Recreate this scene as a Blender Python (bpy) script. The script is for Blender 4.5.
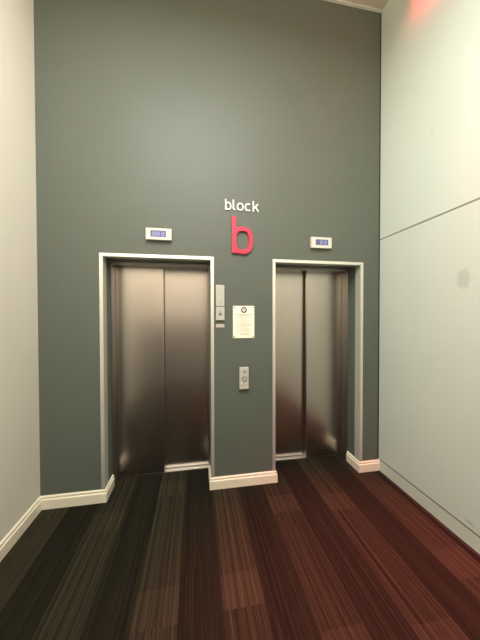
import bpy, bmesh, math, random
from mathutils import Vector, Matrix

for o in list(bpy.data.objects):
    bpy.data.objects.remove(o, do_unlink=True)
scene = bpy.context.scene
COL = scene.collection
random.seed(7)

# ------------------------------------------------------------------ camera
YAW, PITCH, ROLL, FPX = 0.1712, -0.0151, -0.0018, 256.29
CAM_Z = 1.62
fw = Vector((math.sin(YAW)*math.cos(PITCH), math.cos(YAW)*math.cos(PITCH), math.sin(PITCH)))
rt = Vector((math.cos(YAW), -math.sin(YAW), 0))
up = rt.cross(fw)
r2 = rt*math.cos(ROLL) + up*math.sin(ROLL)
u2 = -rt*math.sin(ROLL) + up*math.cos(ROLL)
cd = bpy.data.cameras.new('camera')
cd.sensor_fit = 'HORIZONTAL'; cd.sensor_width = 36.0; cd.lens = FPX/480*36
cd.clip_start = 0.02; cd.clip_end = 60
cam = bpy.data.objects.new('camera', cd); COL.objects.link(cam)
M = Matrix(((r2.x, u2.x, -fw.x, 0), (r2.y, u2.y, -fw.y, 0), (r2.z, u2.z, -fw.z, CAM_Z), (0, 0, 0, 1)))
cam.matrix_world = M
scene.camera = cam

# ------------------------------------------------------------------ world, lights, exposure
w = bpy.data.worlds.new('world'); scene.world = w; w.use_nodes = True
w.node_tree.nodes['Background'].inputs[0].default_value = (0.9, 0.92, 0.85, 1)
w.node_tree.nodes['Background'].inputs[1].default_value = 0.05
scene.view_settings.view_transform = 'Standard'
scene.view_settings.look = 'None'
scene.view_settings.gamma = 1.0
scene.view_settings.use_curve_mapping = False
scene.view_settings.exposure = 0.0

def area(name, loc, size, power, col, rot=(0, 0, 0), spread=180):
    l = bpy.data.lights.new(name, 'AREA'); l.shape = 'RECTANGLE'
    l.size, l.size_y = size; l.energy = power; l.color = col; l.spread = math.radians(spread)
    o = bpy.data.objects.new(name, l); COL.objects.link(o); o.location = loc; o.rotation_euler = rot
    return o
def spot(name, loc, target, power, col, angle, blend, radius):
    l = bpy.data.lights.new(name, 'SPOT'); l.energy = power; l.color = col
    l.spot_size = math.radians(angle); l.spot_blend = blend; l.shadow_soft_size = radius
    o = bpy.data.objects.new(name, l); COL.objects.link(o); o.location = loc
    o.rotation_euler = (Vector(target)-Vector(loc)).to_track_quat('-Z', 'Y').to_euler()
    return o
area('ceiling_light', (-0.03, 0.3, 4.40), (1.6, 1.2), 152, (0.975, 0.99, 0.995))
spot('red_downlight', (1.86, 1.2, 4.55), (1.25, 1.0, 0), 2300, (1.0, 0.03, 0.09), 44, 1.0, 0.03)
spot('red_beacon_light', (1.74, 1.81, 4.40), (1.893, 1.81, 4.36), 9.0, (1.0, 0.03, 0.05), 140, 1.0, 0.04)

# ------------------------------------------------------------------ helpers
def sl(c):
    f = lambda v: v/12.92 if v <= .04045 else ((v+.055)/1.055)**2.4
    return tuple(f(v/255) for v in c)+(1,)

class NT:
    def __init__(s, name):
        s.m = bpy.data.materials.new(name); s.m.use_nodes = True
        s.t = s.m.node_tree; s.b = s.t.nodes['Principled BSDF']
    def n(s, typ, **k):
        x = s.t.nodes.new(typ)
        for a, v in k.items(): setattr(x, a, v)
        return x
    def link(s, a, b): s.t.links.new(a, b)
    def math(s, op, a, b=None, c=None):
        x = s.n('ShaderNodeMath', operation=op)
        for i, v in enumerate((a, b, c)):
            if v is None: continue
            if isinstance(v, (int, float)): x.inputs[i].default_value = v
            else: s.link(v, x.inputs[i])
        return x.outputs[0]
    def mix(s, f, a, b):
        x = s.n('ShaderNodeMix', data_type='RGBA')
        for i, v in ((0, f), (6, a), (7, b)):
            if isinstance(v, (int, float, tuple)): x.inputs[i].default_value = v
            else: s.link(v, x.inputs[i])
        return x.outputs[2]
    def set(s, **k):
        for a, v in k.items(): s.b.inputs[a.replace('_', ' ')].default_value = v
    def pos(s):
        return s.n('ShaderNodeNewGeometry').outputs['Position']
    def noise(s, vec, scale, detail=2, dim='3D'):
        x = s.n('ShaderNodeTexNoise', noise_dimensions=dim)
        x.inputs['Scale'].default_value = scale; x.inputs['Detail'].default_value = detail
        if dim == '1D': s.link(vec, x.inputs['W'])
        else: s.link(vec, x.inputs['Vector'])
        return x.outputs['Fac']
    def bump(s, h, strength, dist=0.001):
        x = s.n('ShaderNodeBump'); x.inputs['Strength'].default_value = strength
        x.inputs['Distance'].default_value = dist
        s.link(h, x.inputs['Height']); s.link(x.outputs[0], s.b.inputs['Normal'])

def paint(name, c, rough=.6, var=.05, spec=.3):
    k = NT(name); col = sl(c)
    p = k.pos()
    n = k.noise(p, 2.5, 4)
    lo = tuple(v*(1-var) for v in col[:3])+(1,); hi = tuple(min(1, v*(1+var)) for v in col[:3])+(1,)
    k.link(k.mix(n, lo, hi), k.b.inputs['Base Color'])
    k.set(Roughness=rough, Specular_IOR_Level=spec)
    k.bump(k.noise(p, 260, 2), .12)
    return k
def plain(name, c, rough=.5, metal=0, emit=None, estr=0):
    k = NT(name); col = sl(c)
    n = k.noise(k.pos(), 30, 2)
    lo = tuple(v*.96 for v in col[:3])+(1,); hi = tuple(min(1, v*1.04) for v in col[:3])+(1,)
    k.link(k.mix(n, lo, hi), k.b.inputs['Base Color'])
    k.set(Roughness=rough, Metallic=metal)
    if emit: k.set(Emission_Color=sl(emit), Emission_Strength=estr)
    return k.m

# --- materials
m_grey = paint('grey_green_paint', (93, 98, 87), .5, .03).m
m_left = paint('cream_paint', (222, 217, 200), .7, .02).m
m_rear = paint('warm_wall_paint', (246, 234, 216), .7, .02).m
m_ceil = paint('ceiling_tile', (205, 195, 178), .8, .03).m
m_skirt = paint('skirting_gloss', (236, 226, 200), .35, .02, .5).m
m_skirt_r = paint('pale_green_skirting', (206, 209, 192), .45, .02, .4).m
m_joint = plain('joint_filler', (140, 142, 126), .9)

k = paint('pale_green_panel', (206, 213, 199), .5, .02)
def smudge(k, base, centre, ry, rz, col, amount):
    p = k.pos(); sp = k.n('ShaderNodeSeparateXYZ'); k.link(p, sp.inputs[0])
    a = k.math('DIVIDE', k.math('SUBTRACT', sp.outputs[1], centre[0]), ry)
    b = k.math('DIVIDE', k.math('SUBTRACT', sp.outputs[2], centre[1]), rz)
    d = k.math('SQRT', k.math('ADD', k.math('MULTIPLY', a, a), k.math('MULTIPLY', b, b)))
    d = k.math('ADD', d, k.math('MULTIPLY', k.math('SUBTRACT', k.noise(p, 30, 2), .5), .9))
    mr = k.n('ShaderNodeMapRange'); mr.inputs[1].default_value = 1.15; mr.inputs[2].default_value = .7
    mr.inputs[3].default_value = 0; mr.inputs[4].default_value = amount; k.link(d, mr.inputs[0])
    return k.mix(mr.outputs[0], base, col)
base = k.b.inputs['Base Color'].links[0].from_socket
c1 = smudge(k, base, (1.545, 1.885), .05, .075, sl((180, 187, 172)), .7)
c1 = smudge(k, c1, (1.478, .164), .035, .014, sl((150, 152, 140)), .4)
c1 = smudge(k, c1, (1.80, 3.1), .012, .05, sl((190, 195, 181)), .3)
k.link(c1, k.b.inputs['Base Color'])
m_right = k.m

# brushed stainless steel: vertical grain
def steel(name, c, rough=.3, aniso=.4):
    k = NT(name); p = k.pos()
    mp = k.n('ShaderNodeMapping'); mp.inputs['Scale'].default_value = (420, 420, 3); k.link(p, mp.inputs[0])
    n = k.noise(mp.outputs[0], 1, 3)
    col = sl(c)
    k.link(k.mix(n, tuple(v*.93 for v in col[:3])+(1,), tuple(min(1, v*1.05) for v in col[:3])+(1,)), k.b.inputs['Base Color'])
    mr = k.n('ShaderNodeMapRange'); mr.inputs[3].default_value = rough-.04; mr.inputs[4].default_value = rough+.05
    k.link(n, mr.inputs[0]); k.link(mr.outputs[0], k.b.inputs['Roughness'])
    k.set(Metallic=1.0, Anisotropic=aniso)
    k.bump(n, .05, .0005)
    return k.m
m_steel = steel('brushed_stainless_steel', (202, 193, 185), .235, 0)
m_jamb = steel('satin_steel_jamb', (170, 167, 160), .38)
m_plate = steel('satin_control_plate', (214, 208, 194), .5, 0)
m_frame = plain('frame_satin_aluminium', (236, 233, 222), .42, .75)
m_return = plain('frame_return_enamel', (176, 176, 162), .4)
m_sill = steel('aluminium_sill', (225, 220, 210), .45, 0)
m_plastic = plain('cream_plastic', (212, 208, 193), .4)
m_lcd = plain('lcd_glass', (92, 94, 128), .25, 0, (120, 122, 190), .06)
m_lcd2 = plain('lcd_segment', (116, 118, 160), .3, 0, (140, 142, 210), .10)
m_white = plain('white_letter_enamel', (246, 244, 234), .4)
m_red = plain('red_letter_enamel', (196, 44, 72), .4)
m_paper = plain('notice_paper', (250, 244, 220), .5)
m_ink = plain('grey_ink', (150, 142, 120), .7)
m_ink2 = plain('dark_ink', (70, 62, 64), .7)
m_screw = plain('screw_head', (150, 140, 124), .35, 1)
m_button = plain('steel_button', (170, 160, 150), .35, 1)
m_dark = plain('dark_inset', (70, 66, 62), .6)
m_plateb = plain('grey_control_faceplate', (190, 187, 175), .45)

# striped carpet planks
def carpet():
    k = NT('striped_carpet_planks'); p = k.pos()
    sp = k.n('ShaderNodeSeparateXYZ'); k.link(p, sp.inputs[0])
    X, Y = sp.outputs[0], sp.outputs[1]
    u = k.math('DIVIDE', k.math('ADD', X, 6.10), .24)
    cidx = k.math('FLOOR', u)
    even = k.math('LESS_THAN', k.math('MODULO', cidx, 2.0), .5)       # lighter columns
    def h(v, mul, add=0.0):
        x = k.n('ShaderNodeTexWhiteNoise', noise_dimensions='1D')
        k.link(k.math('MULTIPLY_ADD', v, mul, add), x.inputs['W']); return x.outputs['Value']
    off = h(cidx, 1.37, .2)
    v = k.math('ADD', k.math('DIVIDE', k.math('ADD', Y, 20), 1.0), off)
    row = k.math('FLOOR', v); fr = k.math('FRACT', v)
    tile = k.math('ADD', k.math('MULTIPLY', cidx, 7.13), k.math('MULTIPLY', row, 3.71))
    tr = h(tile, 1.0, .5)
    # streaks across x, seeded per tile
    wv = k.math('ADD', X, k.math('MULTIPLY', tile, 1.93))
    s1 = k.noise(wv, 38, 3, '1D')
    s2 = k.noise(wv, 150, 2, '1D')
    # slow change along the length
    cb = k.n('ShaderNodeCombineXYZ')
    k.link(k.math('MULTIPLY', wv, 60), cb.inputs[0]); k.link(k.math('MULTIPLY', Y, 3.0), cb.inputs[1])
    s3 = k.noise(cb.outputs[0], 1, 2)
    line = k.n('ShaderNodeMapRange'); line.inputs[1].default_value = .52; line.inputs[2].default_value = .68; k.link(s2, line.inputs[0])
    broad = k.n('ShaderNodeMapRange'); broad.inputs[1].default_value = .35; broad.inputs[2].default_value = .7; k.link(s1, broad.inputs[0])
    patch = k.math('LESS_THAN', fr, .2)
    lvl = k.math('ADD', k.math('MULTIPLY', broad.outputs[0], .26), k.math('MULTIPLY', line.outputs[0], .52))
    lvl = k.math('ADD', lvl, k.math('MULTIPLY', k.math('SUBTRACT', s3, .5), .35))
    lvl = k.math('MULTIPLY', lvl, k.math('MULTIPLY_ADD', even, .45, .42))
    lvl = k.math('ADD', lvl, k.math('MULTIPLY', even, k.math('MULTIPLY_ADD', tr, .16, .03)))
    lvl = k.math('ADD', lvl, k.math('MULTIPLY', k.math('MULTIPLY', patch, even), .10))
    weave = k.n('ShaderNodeTexNoise'); weave.inputs['Scale'].default_value = 420; weave.inputs['Detail'].default_value = 1
    k.link(p, weave.inputs['Vector'])
    lvl = k.math('ADD', lvl, k.math('MULTIPLY', k.math('SUBTRACT', weave.outputs['Fac'], .5), .36))
    lvl = k.math('MAXIMUM', lvl, 0.0); lvl = k.math('MINIMUM', lvl, 1.0)
    k.link(k.mix(lvl, sl((20, 18, 11)), sl((74, 68, 49))), k.b.inputs['Base Color'])
    k.set(Roughness=.95, Specular_IOR_Level=.1)
    k.bump(weave.outputs['Fac'], .5, .003)
    return k.m
m_carpet = carpet()

# --- mesh helpers (world coordinates in, shifted to the parent's base)
def box(bm, x0, x1, y0, y1, z0, z1):
    vs = [bm.verts.new((x, y, z)) for z in (z0, z1) for y in (y0, y1) for x in (x0, x1)]
    for f in ((0, 2, 3, 1), (4, 5, 7, 6), (0, 1, 5, 4), (2, 6, 7, 3), (0, 4, 6, 2), (1, 3, 7, 5)):
        bm.faces.new([vs[i] for i in f])
def disc(bm, cx, cz, y0, y1, r, seg=24, ri=0):
    """disc or ring on the end wall, from y1 (wall side) out to y0"""
    o0, o1, i0, i1 = [], [], [], []
    for i in range(seg):
        a = 2*math.pi*i/seg; c, s = math.cos(a), math.sin(a)
        o0.append(bm.verts.new((cx+r*c, y0, cz+r*s))); o1.append(bm.verts.new((cx+r*c, y1, cz+r*s)))
        if ri: i0.append(bm.verts.new((cx+ri*c, y0, cz+ri*s))); i1.append(bm.verts.new((cx+ri*c, y1, cz+ri*s)))
    for i in range(seg):
        j = (i+1) % seg
        bm.faces.new((o0[i], o0[j], o1[j], o1[i]))
        if ri:
            bm.faces.new((i0[j], i0[i], i1[i], i1[j])); bm.faces.new((o0[i], i0[i], i0[j], o0[j])); bm.faces.new((o1[j], i1[j], i1[i], o1[i]))
    if not ri:
        bm.faces.new(o0); bm.faces.new(o1[::-1])
def stroke(bm, pts, wd, y0, y1, closed=False):
    """a flat stroke of constant width along (x, z) points, thick in y"""
    n = len(pts); rows = []
    for i, (x, z) in enumerate(pts):
        a = pts[(i-1) % n] if (closed or i > 0) else pts[i]
        b = pts[(i+1) % n] if (closed or i < n-1) else pts[i]
        t = Vector((b[0]-a[0], b[1]-a[1])).normalized(); nx, nz = -t.y*wd/2, t.x*wd/2
        rows.append([bm.verts.new(c) for c in ((x+nx, y0, z+nz), (x-nx, y0, z-nz), (x-nx, y1, z-nz), (x+nx, y1, z+nz))])
    for i in range(n if closed else n-1):
        a, b = rows[i], rows[(i+1) % n]
        for q in range(4):
            r = (q+1) % 4; bm.faces.new((a[q], b[q], b[r], a[r]))
    if not closed:
        bm.faces.new(rows[0]); bm.faces.new(rows[-1][::-1])
def obj(name, bm, mat, parent=None, bevel=0, smooth=False, loc=None):
    base = Vector(parent['_b']) if parent is not None and '_b' in parent else Vector((0, 0, 0))
    if parent is not None and parent.parent is not None: base = Vector((0, 0, 0))
    o_loc = Vector(loc) if loc else Vector((0, 0, 0))
    shift = BASES.get(parent.name, Vector((0, 0, 0))) if parent is not None else o_loc
    bmesh.ops.recalc_face_normals(bm, faces=bm.faces)
    for v in bm.verts: v.co -= shift
    me = bpy.data.meshes.new(name); bm.to_mesh(me); bm.free(); me.materials.append(mat)
    o = bpy.data.objects.new(name, me); COL.objects.link(o)
    if parent is not None:
        o.parent = parent; BASES[o.name] = shift
    else:
        o.location = o_loc; BASES[o.name] = o_loc
    if bevel:
        b = o.modifiers.new('bevel', 'BEVEL'); b.width = bevel; b.segments = 2; b.limit_method = 'ANGLE'
    if smooth:
        for p_ in me.polygons: p_.use_smooth = True
    return o
BASES = {}
def B(*boxes):
    bm = bmesh.new()
    for b in boxes: box(bm, *b)
    return bm
def thing(name, label, cat, loc, group=None):
    o = bpy.data.objects.new(name, None); COL.objects.link(o); o.location = loc; o.empty_display_size = .05
    o['label'] = label; o['category'] = cat
    if group: o['group'] = group
    BASES[o.name] = Vector(loc); return o
def struct(name, bm, m, label, cat, bevel=0):
    o = obj(name, bm, m, None, bevel); o['kind'] = 'structure'; o['label'] = label; o['category'] = cat; return o

# ------------------------------------------------------------------ the room
D = 2.392; XL = -1.296; XR = 1.893; H = 4.736; YR = -0.5; YB = 2.86
A0, A1, C0, C1, ZT = -0.8176, 0.1676, 0.7325, 1.6998, 2.169      # outer edges of the two door frames
FW = .029                                                          # frame face width
a0, a1, c0, c1, zt = A0+FW-.002, A1-FW+.002, C0+FW-.002, C1-FW+.002, ZT-FW+.002   # the openings
struct('floor', B((XL-.1, XR+.1, YR-.1, YB, -.1, 0)), m_carpet, 'dark carpet of long striped planks running towards the elevators', 'floor')
bm = B((XL-.1, XR+.1, YR-.1, YB, H, H+.1))
ce = struct('ceiling', bm, m_ceil, 'tan tiled ceiling showing at the top right corner', 'ceiling')
g = bmesh.new()
for x in (-1.09, -.435, .22, .875, 1.53): box(g, x-.011, x+.011, YR, D, H-.004, H)
for i in range(5):
    y = D-.62*i-.3; box(g, XL, XR, y-.011, y+.011, H-.004, H)
obj('ceiling_grid', g, m_skirt_r, ce)
struct('wall_back', B((XL-.1, a0, D, YB, 0, H), (a1, c0, D, YB, 0, H), (c1, XR-.014, D, YB, 0, H),
                      (a0, a1, D, YB, zt, H), (c0, c1, D, YB, zt, H)), m_grey,
       'dark grey-green painted end wall around the two elevators', 'wall')
struct('wall_left', B((XL-.1, XL, YR, D, 0, H)), m_left, 'cream painted side wall on the left', 'wall')
ZS = 2.405
wr = struct('wall_right', B((XR, XR+.1, YR, D+.09, 0, ZS), (XR, XR+.1, YR, D+.09, ZS+.013, H), (XR+.004, XR+.1, YR, D+.09, ZS, ZS+.013)), m_right,
       'pale green panelled side wall with a joint line, on the right', 'wall', .002)
obj('joint_strip', B((XR+.002, XR+.004, YR, D, ZS+.0005, ZS+.0125)), m_joint, wr)
wf = struct('wall_front', B((XL-.1, XR+.1, YR-.1, YR, 0, H)), m_rear, 'warm cream wall behind the viewpoint', 'wall')
obj('wall_panel', B((XL, .42, YR, YR+.012, 0, 1.5)), paint('warm_grey_panel', (150, 143, 136), .7, .03).m, wf, .002)
struct('trim_1', B((XL, XR, D-.022, D, H-.010, H)), m_skirt_r, 'thin pale ceiling edge trim above the grey wall', 'trim')

# skirting: a two-step profile swept along (x, y) paths with mitred corners; the room is on the path's right side
PROF = [(0, 0), (.019, 0), (.019, .076), (.0175, .0795), (.0115, .083), (.0115, .090), (.0135, .0945), (.0135, .099), (.010, .1055), (.005, .1085), (0, .1085)]
def skirting(name, path, label, mat=m_skirt, prof=PROF, w=1):
    bm = bmesh.new(); n = len(path); rows = []
    for i, q in enumerate(path):
        q = Vector(q)
        dirs = []
        if i > 0: dirs.append((q-Vector(path[i-1])).normalized())
        if i < n-1: dirs.append((Vector(path[i+1])-q).normalized())
        ns = [Vector((d.y, -d.x)) for d in dirs]
        m = (ns[0]+ns[-1]).normalized(); m = m/m.dot(ns[0])
        rows.append([bm.verts.new((q.x+m.x*a, q.y+m.y*a, z)) for a, z in prof])
    L = len(prof)
    for i in range(n-1):
        for j in range(L):
            bm.faces.new((rows[i][j], rows[i+1][j], rows[i+1][(j+1) % L], rows[i][(j+1) % L]))
    bm.faces.new(rows[0]); bm.faces.new(rows[-1][::-1])
    o = obj(name, bm, mat); o['kind'] = 'structure'; o['label'] = label; o['category'] = 'skirting board'
    return o
RY = 2.602
skirting('baseboard_left', [(XL, YR), (XL, D), (a0, D), (a0, RY)], 'cream stepped skirting board around the left corner up to the left elevator')
skirting('baseboard_back', [(a1, RY), (a1, D), (c0, D), (c0, RY)], 'cream stepped skirting board on the pillar between the elevators')
skirting('baseboard_back.001', [(c1, RY), (c1, D), (XR-.001, D)], 'cream stepped skirting board right of the right elevator')
skirting('baseboard_right', [(XR, D-.021), (XR, YR)], 'pale green flat skirting board along the right wall', m_skirt_r,
         [(0, 0), (.002, 0), (.002, .1135), (0, .1135)])
struct('trim_2', B((XR-.002, XR, YR, D-.021, .1137, .123)), plain('grey_joint_strip', (84, 86, 76), .9), 'thin dark joint line above the right skirting board', 'trim')

struct('trim_3', B((XR-.032, XR-.0045, YR, D-.021, 0, .003)), plain('black_edge_strip', (22, 19, 16), .8), 'narrow black strip on the floor along the right skirting board', 'trim')  # thin flat black strip lying on the floor beside the skirting

struct('trim_4', B((XR-.0135, XR-.0005, D-.002, D+.03, .12, H-.011)), plain('dark_gap_shade', (38, 37, 32), .8), 'thin dark vertical joint where the grey wall meets the pale green wall', 'trim')  # added dark strip: shade of the open corner gap put into its colour

# ------------------------------------------------------------------ elevators
def elevator(label, o0, o1, front):
    """o0, o1: outer edges of the frame; front: which leaf stands forward"""
    x0, x1 = o0+FW-.002, o1-FW+.002
    t = thing('elevator', label, 'elevator', ((o0+o1)/2, 2.70, 0), 'elevators in the grey wall')
    t['kind'] = 'thing'
    zb = .109
    # white angle frame: face on the wall and a return into the reveal
    f = B((o0, o0+FW, D-.007, D, zb, ZT), (o1-FW, o1, D-.007, D, zb, ZT), (o0+FW, o1-FW, D-.007, D, ZT-FW, ZT))
    obj('door_frame', f, m_frame, t, .0015)['label'] = 'white door frame'
    r = B((x0, x0+.003, D, 2.475, zb, zt), (x1-.003, x1, D, 2.475, zb, zt), (x0+.003, x1-.003, D, 2.475, zt-.003, zt))
    obj('frame_return', r, m_return, t)
    # steel jambs and head
    j0, j1 = x0+.009, x1-.009
    JY0, JY1 = 2.604, 2.712
    for a, b in ((x0, j0), (j1, x1)):
        obj('jamb', B((a, b, JY0, JY1, .0, zt)), m_jamb, t, .002)
    hd = B((j0, j1, JY0, JY1, 2.112, zt))
    obj('header', hd, m_jamb, t, .002)
    # leaves
    w = j1-j0
    if front == 'left':
        xm = j0 + .503*w
        fa, fb, ba, bb = j0-.012, xm, xm-.03, j1+.012
    else:
        xm = j0 + .514*w
        fa, fb, ba, bb = xm, j1+.012, j0-.012, xm+.03
    p1 = obj('door_panel', B((fa, fb, 2.716, 2.752, .012, 2.13)), m_steel, t, .003)
    p2 = obj('door_panel', B((ba, bb, 2.785, 2.818, .012, 2.13)), m_steel, t, .003)
    # head closing strip over the rear leaf
    hx0, hx1 = (xm+.002, j1) if front == 'left' else (j0, xm-.002)
    obj('header', B((hx0, hx1, 2.7125, 2.783, 2.114, zt)), m_jamb, t, .001)
    # grooved sill
    s = B((x0, x1, 2.727, 2.8, .0, .006))
    for y in (2.8005, 2.814, 2.828): s2 = box(s, x0, x1, y, y+.009, .0, .006)
    obj('sill', s, m_sill, t)['label'] = 'bright metal sill'
    return t
elevator('left stainless steel elevator in a white frame, its left leaf standing forward', A0, A1, 'left')
elevator('right stainless steel elevator in a white frame, beside the pale green wall', C0, C1, 'right')

# ------------------------------------------------------------------ floor indicators above the doors
def indicator(label, x0, x1, z0, z1, s, cells):
    t = thing('floor_indicator', label, 'floor indicator', ((x0+x1)/2, D, z0), 'floor indicator boxes above the elevators')
    y0 = D-.034
    sx0, sx1, sz0, sz1 = s
    # casing with a window opening: frame boxes and a back plate
    cs = B((x0, sx0, y0, D, z0, z1), (sx1, x1, y0, D, z0, z1), (sx0, sx1, y0, D, z0, sz0), (sx0, sx1, y0, D, sz1, z1), (sx0, sx1, y0+.012, D, sz0, sz1))
    bmesh.ops.remove_doubles(cs, verts=cs.verts, dist=1e-6)
    obj('housing', cs, m_plastic, t)
    sc = obj('screen', B((sx0, sx1, y0+.004, y0+.0118, sz0, sz1)), m_lcd, t); sc['label'] = 'violet blue display screen'
    bm = bmesh.new()
    for a, b in cells: box(bm, sx0+(sx1-sx0)*a, sx0+(sx1-sx0)*b, y0+.0032, y0+.004, sz0+.008, sz1-.008)
    obj('display_segment', bm, m_lcd2, sc)
    return t
indicator('cream floor indicator box with blue screen above the left elevator', -.427, -.209, 2.296, 2.396, (-.388, -.256, 2.319, 2.376), [(.10, .60), (.68, .93)])
indicator('cream floor indicator box with blue screen above the right elevator', 1.118, 1.330, 2.290, 2.394, (1.162, 1.296, 2.316, 2.373), [(.36, .58), (.66, .90)])

# ------------------------------------------------------------------ lettering
def arc(cx, cz, rx, rz, a0_, a1_, n=20, e=2.0):
    out = []
    for i in range(n+1):
        a = math.radians(a0_+(a1_-a0_)*i/n); c, s = math.cos(a), math.sin(a)
        out.append((cx+rx*math.copysign(abs(c)**(2/e), c), cz+rz*math.copysign(abs(s)**(2/e), s)))
    return out
def loop(cx, cz, rx, rz, n=36, e=2.5): return arc(cx, cz, rx, rz, 0, 360, n, e)[:-1]
ZB, XH, AS, SW = 2.6105, .072, .097, .0115
y0, y1 = D-.010, D-.0005
tl = thing('wall_lettering', 'white raised lettering reading block, above the red letter', 'lettering', (.435, D, ZB))
def letter(fn):
    bm = bmesh.new(); fn(bm); obj('letter', bm, m_white, tl)
h2 = SW/2
def L_b(bm):
    x = .274; box(bm, x, x+SW, y0, y1, ZB, ZB+AS)
    stroke(bm, loop(x+.029, ZB+XH/2, .029-h2, XH/2-h2), SW, y0+.0003, y1, True)
def L_l(bm):
    x = .346; stroke(bm, [(x+h2, ZB+AS), (x+h2, ZB+.024)]+[(x+h2+.013*(1-math.cos(a)), ZB+.024-(.024-h2)*math.sin(a)) for a in [math.pi/2*i/6 for i in range(1, 7)]]+[(x+h2+.018, ZB+h2)], SW, y0, y1)
def L_o(bm): stroke(bm, loop(.4165, ZB+XH/2, .0315-h2, XH/2-h2), SW, y0, y1, True)
def L_c(bm): stroke(bm, arc(.4925, ZB+XH/2, .0315-h2, XH/2-h2, 52, 308, 24, 2.4)+[], SW, y0, y1)
def L_k(bm):
    x = .537; box(bm, x, x+SW, y0, y1, ZB, ZB+AS)
    stroke(bm, [(x+SW*.8, ZB+.030), (x+.051, ZB+XH)], SW*.95, y0+.0003, y1)
    stroke(bm, [(x+.026, ZB+.044), (x+.055, ZB)], SW*.95, y0+.0005, y1)
for fn in (L_b, L_l, L_o, L_c, L_k): letter(fn)

bm = bmesh.new(); X0, X1, Z0, Z1, ZBW = .336, .536, 2.203, 2.551, 2.458
S = .041; ya, yb = D-.024, D-.0005
box(bm, X0, X0+S, ya, yb, Z0+.004, Z1)
cx, cz = (X0+X1)/2, (Z0+ZBW)/2
stroke(bm, loop(cx, cz, (X1-X0)/2-S/2, (ZBW-Z0)/2-S/2, 48, 2.7), S, ya+.0004, yb, True)
o = obj('wall_letter', bm, m_red, None, .0015, loc=(cx, D, Z0)); o['label'] = 'large raised red letter b on the grey wall'; o['category'] = 'letter'

# ------------------------------------------------------------------ notice
t = thing('notice_sign', 'cream rules notice with round emblem and corner screws, on the pillar', 'notice', (.448, D, 1.412))
nx0, nx1, nz0, nz1 = .345, .551, 1.412, 1.717
ny = D-.009
obj('sign_panel', B((nx0, nx1, ny, D-.0005, nz0, nz1)), m_paper, t, .001)
bm = bmesh.new(); ec, ez = .4495, 1.678
disc(bm, ec, ez, ny-.0012, ny, .0285, 32, .0175)
stroke(bm, [(ec-.013, ez-.010), (ec+.013, ez-.010), (ec, ez+.015)], .0068, ny-.0013, ny, True)
e = obj('emblem', bm, m_ink2, t); e['label'] = 'dark round emblem'
bm = bmesh.new(); z = 1.640
rows = [(.10, .92, .006), (.32, .72, .004), (.14, .80, .003), (.14, .86, .003), (.36, .62, .003), (.14, .84, .003), (.14, .82, .003), (.30, .60, .003), (.14, .86, .003),
        (.34, .78, .005), (.14, .84, .003), (.14, .70, .003), (.36, .80, .003), (.14, .84, .003), (.34, .78, .004), (.14, .82, .003), (.14, .74, .003), (.34, .80, .005)]
for a, b, hh in rows:
    # broken into word-like dashes
    x = a
    while x < b-.02:
        e_ = min(b, x+random.uniform(.05, .13)); W = nx1-nx0
        box(bm, nx0+x*W, nx0+e_*W, ny-.0006, ny, z-hh, z); x = e_+.018
    z -= .0112
obj('printed_text', bm, m_ink, t)
for x in (nx0+.012, nx1-.013):
    for zz in (nz0+.012, nz1-.014):
        bm = bmesh.new(); disc(bm, x, zz, ny-.004, ny, .0065, 16); obj('screw', bm, m_screw, t)

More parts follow.
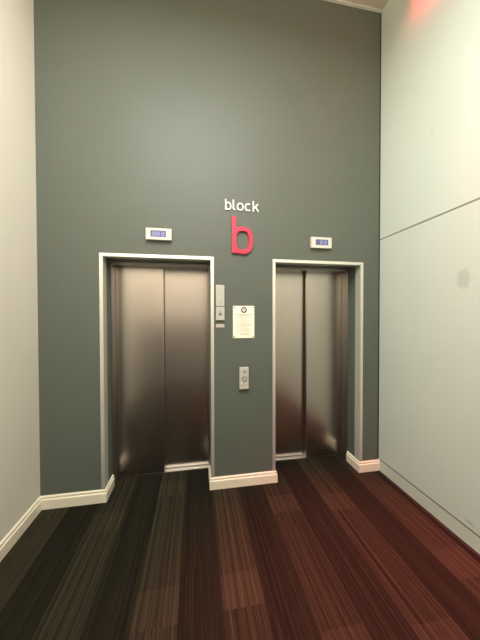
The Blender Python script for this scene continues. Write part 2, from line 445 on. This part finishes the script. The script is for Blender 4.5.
# ------------------------------------------------------------------ control plates beside the left elevator
t = thing('intercom_panel', 'tall pale control plate mounted beside the left elevator frame, uppermost of the stack', 'control panel', (.2245, D, 1.7145))
obj('faceplate', B((.1855, .2635, D-.022, D-.0005, 1.7145, 1.909)), m_plateb, t, .002)
bm = bmesh.new()
for i in range(5):
    for j in range(6): disc(bm, .2245+(i-2)*.008, 1.850+(j-2.5)*.010, D-.0226, D-.022, .0022, 8)
g_ = obj('speaker_grille', bm, m_button, t)
bm = bmesh.new(); disc(bm, .2255, 1.745, D-.0245, D-.022, .016, 24, .010); obj('button_ring', bm, m_button, t)
bm = bmesh.new(); disc(bm, .2255, 1.745, D-.0235, D-.022, .0098, 20); obj('button', bm, m_plateb, t)
t = thing('key_switch', 'squarer pale key switch plate under the tall control plate', 'key switch', (.2245, D, 1.583))
obj('faceplate', B((.1855, .2635, D-.022, D-.0005, 1.583, 1.7075)), m_plateb, t, .002)
bm = bmesh.new(); disc(bm, .2245, 1.640, D-.026, D-.022, .0165, 24); lk = obj('lock_cylinder', bm, m_button, t)
obj('keyhole', B((.2225, .2265, D-.0265, D-.026, 1.633, 1.647)), m_dark, lk)
obj('marking', B((.208, .241, D-.0226, D-.022, 1.664, 1.669)), m_button, t)
t = thing('label_plate', 'small pale blank plate below the key switch', 'plate', (.2250, D, 1.515))
obj('plate', B((.1855, .2645, D-.006, D-.0005, 1.515, 1.546)), m_plateb, t, .001)
for x in (.194, .256):
    bm = bmesh.new(); disc(bm, x, 1.5305, D-.0072, D-.006, .003, 10); obj('screw', bm, m_button, t)

# call button
t = thing('call_button_panel', 'pale metal call button box on the pillar below the notice', 'call button', (.4475, D, .932))
bx0, bx1, bz0, bz1, by = .404, .491, .932, 1.136, D-.032
obj('faceplate', B((bx0, bx1, by, D-.0005, bz0, bz1)), m_plateb, t, .004)
cx = .4495
bm = bmesh.new(); disc(bm, cx, 1.030, by-.004, by, .024, 32, .017); obj('button_ring', bm, m_button, t)
bm = bmesh.new(); disc(bm, cx, 1.030, by-.0025, by, .0165, 28); bt = obj('button', bm, m_plateb, t)
bm = bmesh.new(); stroke(bm, [(cx-.006, 1.026), (cx, 1.034), (cx+.006, 1.026)], .003, by-.0032, by-.0025); obj('arrow', bm, m_dark, bt)
obj('marking', B((cx-.018, cx+.018, by-.0008, by, 1.080, 1.106)), m_plate, t, .0003)
bm = bmesh.new()
for i in range(3): disc(bm, cx-.022+.010*i, .975, by-.0006, by, .0022, 10)
obj('speaker_grille', bm, m_dark, t)
